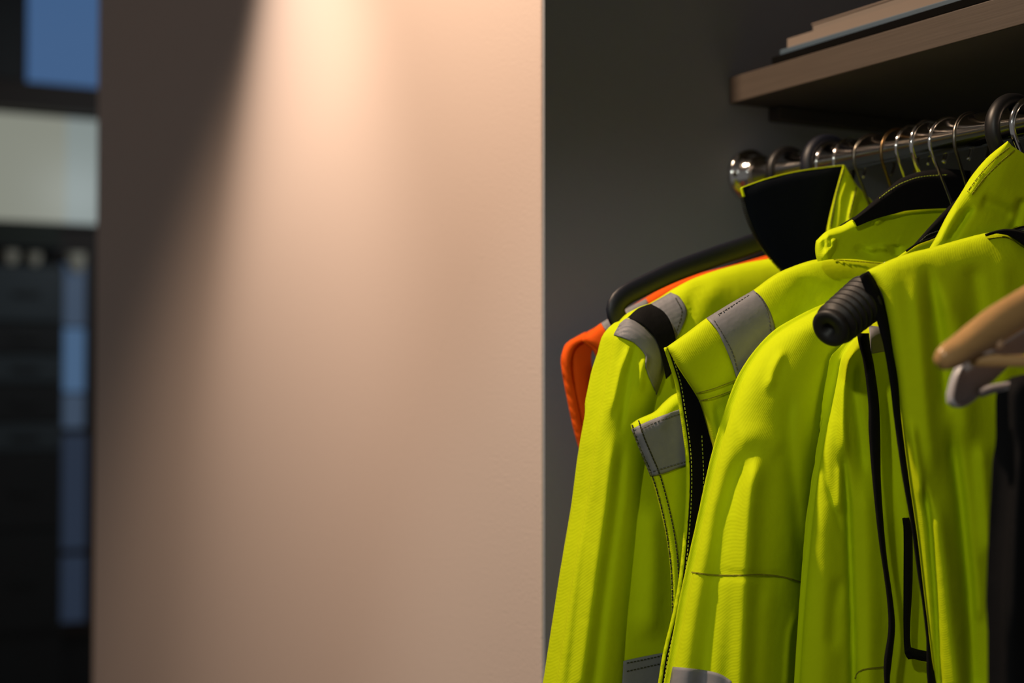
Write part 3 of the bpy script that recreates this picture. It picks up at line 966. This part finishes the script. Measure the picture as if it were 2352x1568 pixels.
s3.band('reflective_band', [[(1546, 1531), (1580, 1534), (1620, 1539), (1655, 1548), (1680, 1564)], [(1538, 1575), (1575, 1580), (1615, 1585), (1650, 1592), (1676, 1604)],
                            [(1528, 1632), (1570, 1635), (1610, 1638), (1645, 1641), (1670, 1645)]], 'tape', t, .0016)
ck = Panel('collar_lining', [
    [(2078, 585), (2106, 553), (2140, 515), (2175, 478), (2215, 440)],
    [(2085, 587), (2113, 558), (2148, 530), (2183, 505), (2225, 480)],
    [(2095, 592), (2122, 568), (2160, 548), (2195, 535), (2235, 520)]], -1.064, 'black_cloth', t, R=0.006, edges=(0, 0, .3, .3), nv=24)
dashes('stitching', [ck.line([(2112, 556), (2130, 540), (2155, 530), (2170, 525)], .001, 24)], 'thread_grey', t, .0024, .0012, .0003)
co = Panel('collar', [
    [(2055, 595), (2075, 580), (2106, 560), (2140, 547), (2200, 520)],
    [(2060, 600), (2085, 588), (2112, 572), (2150, 558), (2205, 540)],
    [(2065, 612), (2095, 605), (2125, 595), (2155, 590), (2210, 580)]], -1.056, 'yellow', t, R=0.004, edges=(0, 0, .3, 0), nv=20)
sweep('collar_piping', co.line([(2082, 576), (2106, 560), (2140, 547), (2200, 520)], .004, 30), .0010, .0012, 'black_cloth', t, seg=8)

# ------------------------------------------------------------------ hooded yellow jacket (S)
X4 = -1.050
t = thing('safety_jacket', 'yellow hooded jacket hanging just behind the ribbed black hanger tip', 'jacket', (X4, RY, RZ - .1), 'hanging workwear')
ps = Panel('front_panel', [
    [(1996, 738), (2010, 735), (2035, 730), (2080, 720), (2160, 700)],
    [(1972, 768), (1998, 768), (2030, 770), (2085, 770), (2165, 760)],
    [(1950, 792), (1985, 800), (2030, 805), (2090, 810), (2170, 810)],
    [(1933, 822), (1975, 830), (2030, 835), (2095, 840), (2180, 840)],
    [(1923, 870), (1965, 872), (2030, 875), (2100, 880), (2190, 880)],
    [(1908, 940), (1955, 940), (2025, 940), (2105, 940), (2200, 940)],
    [(1892, 1010), (1945, 1010), (2020, 1010), (2110, 1010), (2205, 1010)],
    [(1876, 1100), (1940, 1100), (2015, 1100), (2115, 1100), (2210, 1100)],
    [(1862, 1225), (1935, 1225), (2020, 1225), (2120, 1225), (2220, 1225)],
    [(1850, 1350), (1935, 1350), (2025, 1350), (2130, 1350), (2230, 1350)],
    [(1840, 1480), (1935, 1480), (2030, 1480), (2140, 1480), (2240, 1480)],
    [(1830, 1640), (1935, 1640), (2035, 1640), (2150, 1640), (2250, 1640)]], X4, 'yellow', t, R=0.022, edges=(.22, 0, .06, 0), back=0.003, nu=80, nv=100,
    folds=[([(1975, 785), (1946, 830), (1936, 900), (1936, 980), (1944, 1080)], 11, 0.009), ([(1960, 820), (1962, 900), (1975, 1000), (1985, 1100)], 11, -0.006),
           ([(1933, 1000), (1947, 1154), (1953, 1309), (1958, 1450), (1960, 1600)], 8, -0.010), ([(1985, 1080), (1995, 1250), (2000, 1400), (2000, 1600)], 24, 0.009),
           ([(1886, 1030), (1897, 1100), (1915, 1160), (1945, 1250)], 6, -0.003), ([(1880, 1130), (1890, 1280), (1895, 1420), (1890, 1600)], 26, 0.003),
           ([(1935, 1060), (1930, 1130), (1925, 1180)], 12, 0.004), ([(1930, 1320), (1915, 1400), (1912, 1500)], 16, -0.004), ([(2050, 850), (2060, 1000), (2085, 1200), (2110, 1400)], 14, 0.006)])
ps.band('reflective_band', [[(1996, 748), (2010, 750), (2032, 752)], [(1999, 790), (2012, 792), (2036, 790)], [(2001, 812), (2014, 810), (2038, 806)]], 'tape', t, .0012, 12, 10)
dashes('hem_seam', [ps.line([(1964, 1558), (1970, 1545), (1985, 1537), (2030, 1531)], .0006, 24)], 'seam', t, .02, .0002, .0005)
hd = Panel('hood', [
    [(2311, 326, .012), (2314, 324, .012), (2318, 327, .012), (2325, 335, .012), (2340, 345, .012)],
    [(2268, 361, .009), (2290, 362, .010), (2315, 368, .012), (2345, 372, .012), (2400, 385, .012)],
    [(2232, 403, .005), (2262, 408, .007), (2300, 415, .010), (2345, 420, .010), (2430, 430, .010)],
    [(2207, 443, .002), (2240, 452, .004), (2285, 460, .006), (2345, 465, .008), (2440, 470, .008)],
    [(2174, 496), (2212, 505), (2265, 512), (2340, 515), (2450, 520)],
    [(2149, 545), (2190, 552), (2250, 558), (2335, 560), (2455, 560)],
    [(2133, 572), (2180, 590), (2245, 600), (2330, 600), (2460, 600)]], -0.992, 'yellow', t, R=0.012, edges=(.22, 0, 0, 0), nu=60, nv=60, mback='black_cloth',
    folds=[([(2235, 470), (2205, 515), (2175, 560)], 8, -0.008), ([(2205, 470), (2178, 515), (2150, 570)], 12, 0.004), ([(2250, 460), (2290, 475), (2330, 500)], 16, -.005),
           ([(2352, 450), (2335, 500), (2325, 540)], 10, -.005), ([(2260, 395), (2240, 425), (2225, 450)], 10, .003)])
dashes('stitching', [hd.line([(2318, 338), (2285, 365), (2250, 402), (2222, 440)], .0010, 40), hd.line([(2330, 345), (2298, 372), (2262, 408), (2232, 446)], .0010, 40)],
       'seam', t, .0040, .0008, .0003)

# ------------------------------------------------------------------ front vest with black bindings (J4) on the ribbed hanger
X5 = -0.970
t, HX, e = plastic_hanger(2330, 'black_plastic', 'black plastic hanger with a ribbed rubber tip poking out of a yellow shoulder', 0.0060, 0.028)
tip0, tip1 = at(1996, 680, X5 - 0.014), at(1903, 757, X5 + 0.000)
for s, nm in ((1, 'arm'), (-1, 'arm')):
    q = [e, e + (tip0 - e) * .2 + Vector((-.022, 0, -.02)), e + (tip0 - e) * .6 + Vector((-.020, 0, -.016)), e + (tip0 - e) * .85 + Vector((-.006, 0, -.006)), tip0]
    if s < 0:
        q = [Vector((p.x, 2 * RY - p.y, p.z)) for p in q]
    sweep(nm, cr(q, 18), .010, .007, 'black_plastic', t)
ax = (tip1 - tip0)
LT = ax.length
px1 = LT / 140.0
prof = [(0.0, .0190), (.003, .0205)]
nr = 7
for k in range(nr):
    a = .04 * LT + k * LT * .118
    r = .0205 - .0003 * k
    w_ = LT * .115
    prof += [(a, r - .0034), (a + w_ * .25, r - .0004), (a + w_ * .5, r), (a + w_ * .75, r - .0004), (a + w_ * .95, r - .0036)]
prof += [(LT * .89, .0150), (LT * .91, .0163), (LT * .97, .0163), (LT * 1.0, .0148), (LT * 1.003, .0125), (LT * 1.001, .0060), (LT * .93, .0052), (LT * .90, .0005)]
lathe('ribbed_tip', prof, tip0, ax, 'rubber', t, 48)

t = thing('safety_vest', 'yellow vest with black edge binding hanging in front, with soft vertical folds', 'vest', (X5, RY, RZ - .1), 'hanging workwear')
p5 = Panel('near_panel', [
    [(1989, 622), (2030, 603), (2059, 591), (2099, 578), (2133, 570), (2222, 545), (2270, 534), (2310, 532), (2350, 560), (2440, 585), (2560, 632), (2680, 690), (2770, 742)],
    [(2002, 636), (2040, 622), (2068, 612), (2104, 602), (2140, 595), (2226, 572), (2275, 560), (2318, 560), (2365, 590), (2440, 605), (2560, 652), (2680, 708), (2772, 758)],
    [(2016, 660), (2050, 655), (2078, 650), (2112, 645), (2150, 640), (2230, 630), (2280, 625), (2330, 620), (2380, 640), (2440, 640), (2560, 690), (2680, 735), (2774, 780)],
    [(2028, 690), (2062, 690), (2090, 690), (2120, 690), (2160, 690), (2235, 685), (2285, 685), (2335, 685), (2385, 690), (2440, 690), (2565, 730), (2685, 765), (2776, 805)],
    [(2045, 775), (2080, 775), (2104, 775), (2135, 775), (2170, 775), (2240, 775), (2290, 775), (2340, 775), (2390, 775), (2460, 775), (2570, 775), (2690, 775), (2776, 820)],
    [(2060, 869), (2090, 869), (2115, 869), (2145, 869), (2180, 869), (2245, 869), (2292, 869), (2340, 869), (2390, 869), (2460, 869), (2570, 869), (2690, 869), (2776, 869)],
    [(2074, 1000), (2105, 1000), (2130, 1000), (2160, 1000), (2190, 1000), (2250, 1000), (2295, 1000), (2340, 1000), (2390, 1000), (2460, 1000), (2570, 1000), (2690, 1000), (2776, 1000)],
    [(2089, 1115), (2115, 1115), (2140, 1115), (2168, 1115), (2198, 1115), (2252, 1115), (2296, 1115), (2340, 1115), (2390, 1115), (2460, 1115), (2570, 1115), (2690, 1115), (2776, 1115)],
    [(2106, 1231), (2130, 1231), (2155, 1231), (2182, 1231), (2210, 1231), (2258, 1231), (2298, 1231), (2340, 1231), (2390, 1231), (2460, 1231), (2570, 1231), (2690, 1231), (2776, 1231)],
    [(2122, 1367), (2145, 1367), (2170, 1367), (2195, 1367), (2220, 1367), (2262, 1367), (2300, 1367), (2340, 1367), (2390, 1367), (2460, 1367), (2570, 1367), (2690, 1367), (2776, 1367)],
    [(2141, 1522), (2165, 1522), (2190, 1522), (2212, 1522), (2235, 1522), (2270, 1522), (2304, 1522), (2340, 1522), (2390, 1522), (2460, 1522), (2570, 1522), (2690, 1522), (2776, 1522)],
    [(2158, 1640), (2180, 1640), (2204, 1640), (2228, 1640), (2248, 1640), (2280, 1640), (2310, 1640), (2350, 1640), (2400, 1640), (2460, 1640), (2570, 1640), (2690, 1640), (2776, 1640)]],
    X5, 'yellow', t, R=0.022, edges=(.07, .08, .085, 0), nu=120, nv=100,
    folds=[([(2098, 620), (2110, 720), (2122, 860), (2135, 1000), (2150, 1120)], 20, 0.006), ([(2125, 600), (2148, 700), (2165, 830), (2175, 960)], 14, -0.007),
           ([(2165, 640), (2200, 760), (2215, 900), (2225, 1050)], 24, 0.006), ([(2300, 560), (2310, 680), (2312, 800), (2310, 1000)], 20, 0.003),
           ([(2230, 600), (2245, 700), (2250, 820)], 22, -0.006), ([(2090, 960), (2105, 1060), (2125, 1160)], 12, 0.006),
           ([(2120, 1090), (2135, 1200), (2147, 1370), (2158, 1568)], 7, -0.009), ([(2150, 1130), (2170, 1280), (2185, 1430), (2200, 1568)], 20, 0.007),
           ([(2180, 960), (2205, 1150), (2225, 1350), (2235, 1568)], 14, -0.012), ([(2255, 1000), (2265, 1150), (2275, 1300)], 18, 0.008), ([(2250, 1400), (2255, 1568)], 12, -.004)])
sl, sr = [(1974, 634), (1982, 655), (2000, 700), (2016, 745), (2030, 799), (2044, 883), (2053, 960), (2071, 1088), (2093, 1212), (2106, 1309), (2126, 1444), (2129, 1553), (2140, 1640)], \
         [(1996, 622), (2014, 650), (2028, 686), (2040, 734), (2050, 799), (2062, 869), (2070, 960), (2090, 1115), (2107, 1231), (2123, 1367), (2142, 1522), (2152, 1568), (2165, 1640)]


def strip(name, L_, R_, X, m, parent, n=70, bulge=0.003, thick=0.002):
    a, b = cr([(p[0], p[1], 0) for p in L_], n), cr([(p[0], p[1], 0) for p in R_], n)
    verts, faces = [], []
    for i in range(n):
        for k in range(5):
            f = k / 4
            p = a[i] * (1 - f) + b[i] * f
            verts.append(at(p.x, p.y, X + bulge * (1 - (2 * f - 1) ** 2)))
    for i in range(n - 1):
        for k in range(4):
            q = i * 5 + k
            faces.append((q, q + 5, q + 6, q + 1))
    o = link(name, verts, faces, m, parent)
    sm = o.modifiers.new('thickness', 'SOLIDIFY')
    sm.thickness = thick
    sm.offset = -1
    return o


strip('armhole_binding', sl, sr, X5 + 0.006, 'black_cloth', t)
l2 = [(1968, 765), (1972, 790), (1982, 827), (1994, 925), (1995, 990), (2003, 1096), (2017, 1231), (2036, 1367), (2040, 1444), (2030, 1518), (2031, 1568), (2040, 1640)]
r2 = [(1996, 765), (1998, 790), (2008, 841), (2019, 925), (2022, 990), (2024, 1115), (2036, 1270), (2052, 1386), (2056, 1444), (2048, 1522), (2044, 1568), (2055, 1640)]
strip('armhole_binding', l2, r2, -1.000, 'black_cloth', t)
strip('side_strap', [(2072, 1190), (2075, 1215), (2075, 1330), (2075, 1440), (2078, 1500), (2086, 1514)], [(2088, 1188), (2095, 1215), (2096, 1330), (2091, 1440), (2093, 1488), (2104, 1512)], -1.010, 'black_cloth', t, 40)
strip('side_strap', [(2080, 1500), (2100, 1513), (2130, 1520)], [(2088, 1484), (2105, 1490), (2134, 1496)], -1.008, 'black_cloth', t, 20)
Panel('collar', [
    [(2262, 537), (2288, 529), (2312, 525), (2352, 530), (2440, 548)],
    [(2282, 536), (2303, 533), (2324, 536), (2360, 548), (2445, 585)],
    [(2296, 537), (2316, 541), (2336, 553), (2368, 576), (2450, 632)]], X5 + .010, 'black_cloth', t, R=0.008, edges=(0, 0, .2, .3), nu=30, nv=20)

# ------------------------------------------------------------------ foreground: wooden hanger, white hanger with dark trousers
XW = -0.765
zc = at(2150, 840, XW)
WX = XW
t = thing('wooden_hanger', 'varnished wooden hanger with a round bar, in front of the yellow vest', 'hanger', (WX, RY, RZ - .1), HOOK_GROUP)
hp = hook_path(WX, .024, .0018)
sweep('hook', hp, .0018, .0018, 'chrome', t, seg=10)
e = hp[-1]
ac = [(2158, 832), (2172, 822), (2200, 805), (2250, 771), (2300, 738), (2352, 706), (2420, 664)]
pw = [at(p.x, p.y, XW) for p in cr([(a, b, 0) for a, b in ac], 26)]
neck = Vector((WX, RY, e.z - .012))
last = pw[-1]
path = pw + cr([last, last + (neck - last) * .5 + Vector((0, 0, .004)), neck], 14)[1:]
ra = [.0060, .0082, .0093, .0098] + [.0100 + .0004 * min(8, k) for k in range(len(path) - 4)]
rb = [.0050, .0070, .0085, .0095] + [.0100] * (len(path) - 4)
sweep('arm', path, ra, rb, 'wood', t, seg=20)
sweep('arm', [Vector((p.x, 2 * RY - p.y, p.z)) for p in path], ra, rb, 'wood', t, seg=20)
b0 = at(2236, 827, XW)
b1 = Vector((b0.x, 2 * RY - b0.y, b0.z))
sweep('trouser_bar', [b0, (b0 + b1) / 2, b1], .0042, .0042, 'wood', t, seg=16)
pe = at(2292, 790, XW + 0.004)
sweep('dowel_peg', [pe - Vector((.012, 0, 0)), pe + Vector((.003, 0, 0)), pe + Vector((.004, 0, 0))], [.0036, .0036, .0026], [.0036, .0036, .0026], 'wood_end', t, up=Vector((0, 0, 1)))

XP = -0.800
t = thing('plastic_hanger', 'pale grey plastic hanger with a pointed tip below the wooden hanger', 'hanger', (XP, RY, RZ - .1), HOOK_GROUP)
hp = hook_path(XP, .025, .003)
sweep('hook', hp, .003, .003, 'white_plastic', t, seg=12)
e = hp[-1]


def plate(name, outline, X, th, m, parent, bevel=0.0012):
    bm = bmesh.new()
    vs_ = [bm.verts.new(at(a, b, X)) for a, b in outline]
    f = bm.faces.new(vs_)
    r = bmesh.ops.extrude_face_region(bm, geom=[f])
    for v in r['geom']:
        if isinstance(v, bmesh.types.BMVert):
            v.co.x -= th
    bmesh.ops.recalc_face_normals(bm, faces=bm.faces)
    bmesh.ops.bevel(bm, geom=[ed for ed in bm.edges if len(ed.link_faces) == 2 and ed.calc_face_angle(0) > 0.9], offset=bevel, segments=2, profile=.5, affect='EDGES')
    return from_bm(name, bm, m, parent, smooth=False)


plate('arm', [(2186, 926), (2185, 905), (2194, 868), (2206, 840), (2240, 800), (2300, 755), (2360, 715), (2460, 660), (2460, 735), (2380, 790), (2318, 842), (2285, 874), (2250, 903), (2216, 930), (2198, 935)],
      XP, .006, 'white_plastic', t)
rim = [(2206, 840), (2194, 868), (2186, 903), (2187, 924), (2198, 933), (2216, 928), (2250, 902)]
sweep('rim', [at(p.x, p.y, XP + .001) for p in cr([(a, b, 0) for a, b in rim], 30)], .0011, .0034, 'white_plastic', t, seg=10)
q = [at(2250, 903, XP + .006), at(2275, 894, XP + .010), at(2340, 883, XP + .020)]
sweep('bar_stub', cr(q, 12), .0034, .0034, 'white_plastic', t, seg=12)
ca, cb_ = at(2460, 698, XP), e
sweep('arm', cr([ca, (ca + cb_) / 2 + Vector((0, 0, .004)), cb_], 10), .012, .003, 'white_plastic', t)
q0 = at(2330, 872, XP)
sweep('arm', cr([cb_, Vector((XP, 2 * RY - ca.y, ca.z)), Vector((XP, 2 * RY - q0.y, q0.z))], 14), .010, .003, 'white_plastic', t)

t = thing('work_trousers', 'black trousers folded over the pale plastic hanger at the picture edge', 'trousers', (XP, RY, RZ - .2), 'hanging workwear')
for nm, dx, shift in (('front_leg', 0.030, 0), ('back_leg', -0.020, 14)):
    Panel(nm, [
        [(2322 + shift, 866), (2360, 858), (2460, 850), (2620, 850)],
        [(2315 + shift, 900), (2360, 900), (2460, 900), (2620, 900)],
        [(2315 + shift, 1000), (2360, 1000), (2460, 1000), (2620, 1000)],
        [(2314 + shift, 1100), (2360, 1100), (2460, 1100), (2620, 1100)],
        [(2307 + shift, 1212), (2360, 1212), (2460, 1212), (2620, 1212)],
        [(2298 + shift, 1348), (2360, 1348), (2460, 1348), (2620, 1348)],
        [(2296 + shift, 1480), (2360, 1480), (2460, 1480), (2620, 1480)],
        [(2296 + shift, 1660), (2360, 1660), (2460, 1660), (2620, 1660)]], XP + dx - .012, 'dark_cloth', t, R=0.014, edges=(.15, .1, .05, 0), back=0.008, nu=30, nv=40,
        folds=[([(2345, 1000), (2335, 1200), (2330, 1500)], 14, .005)])
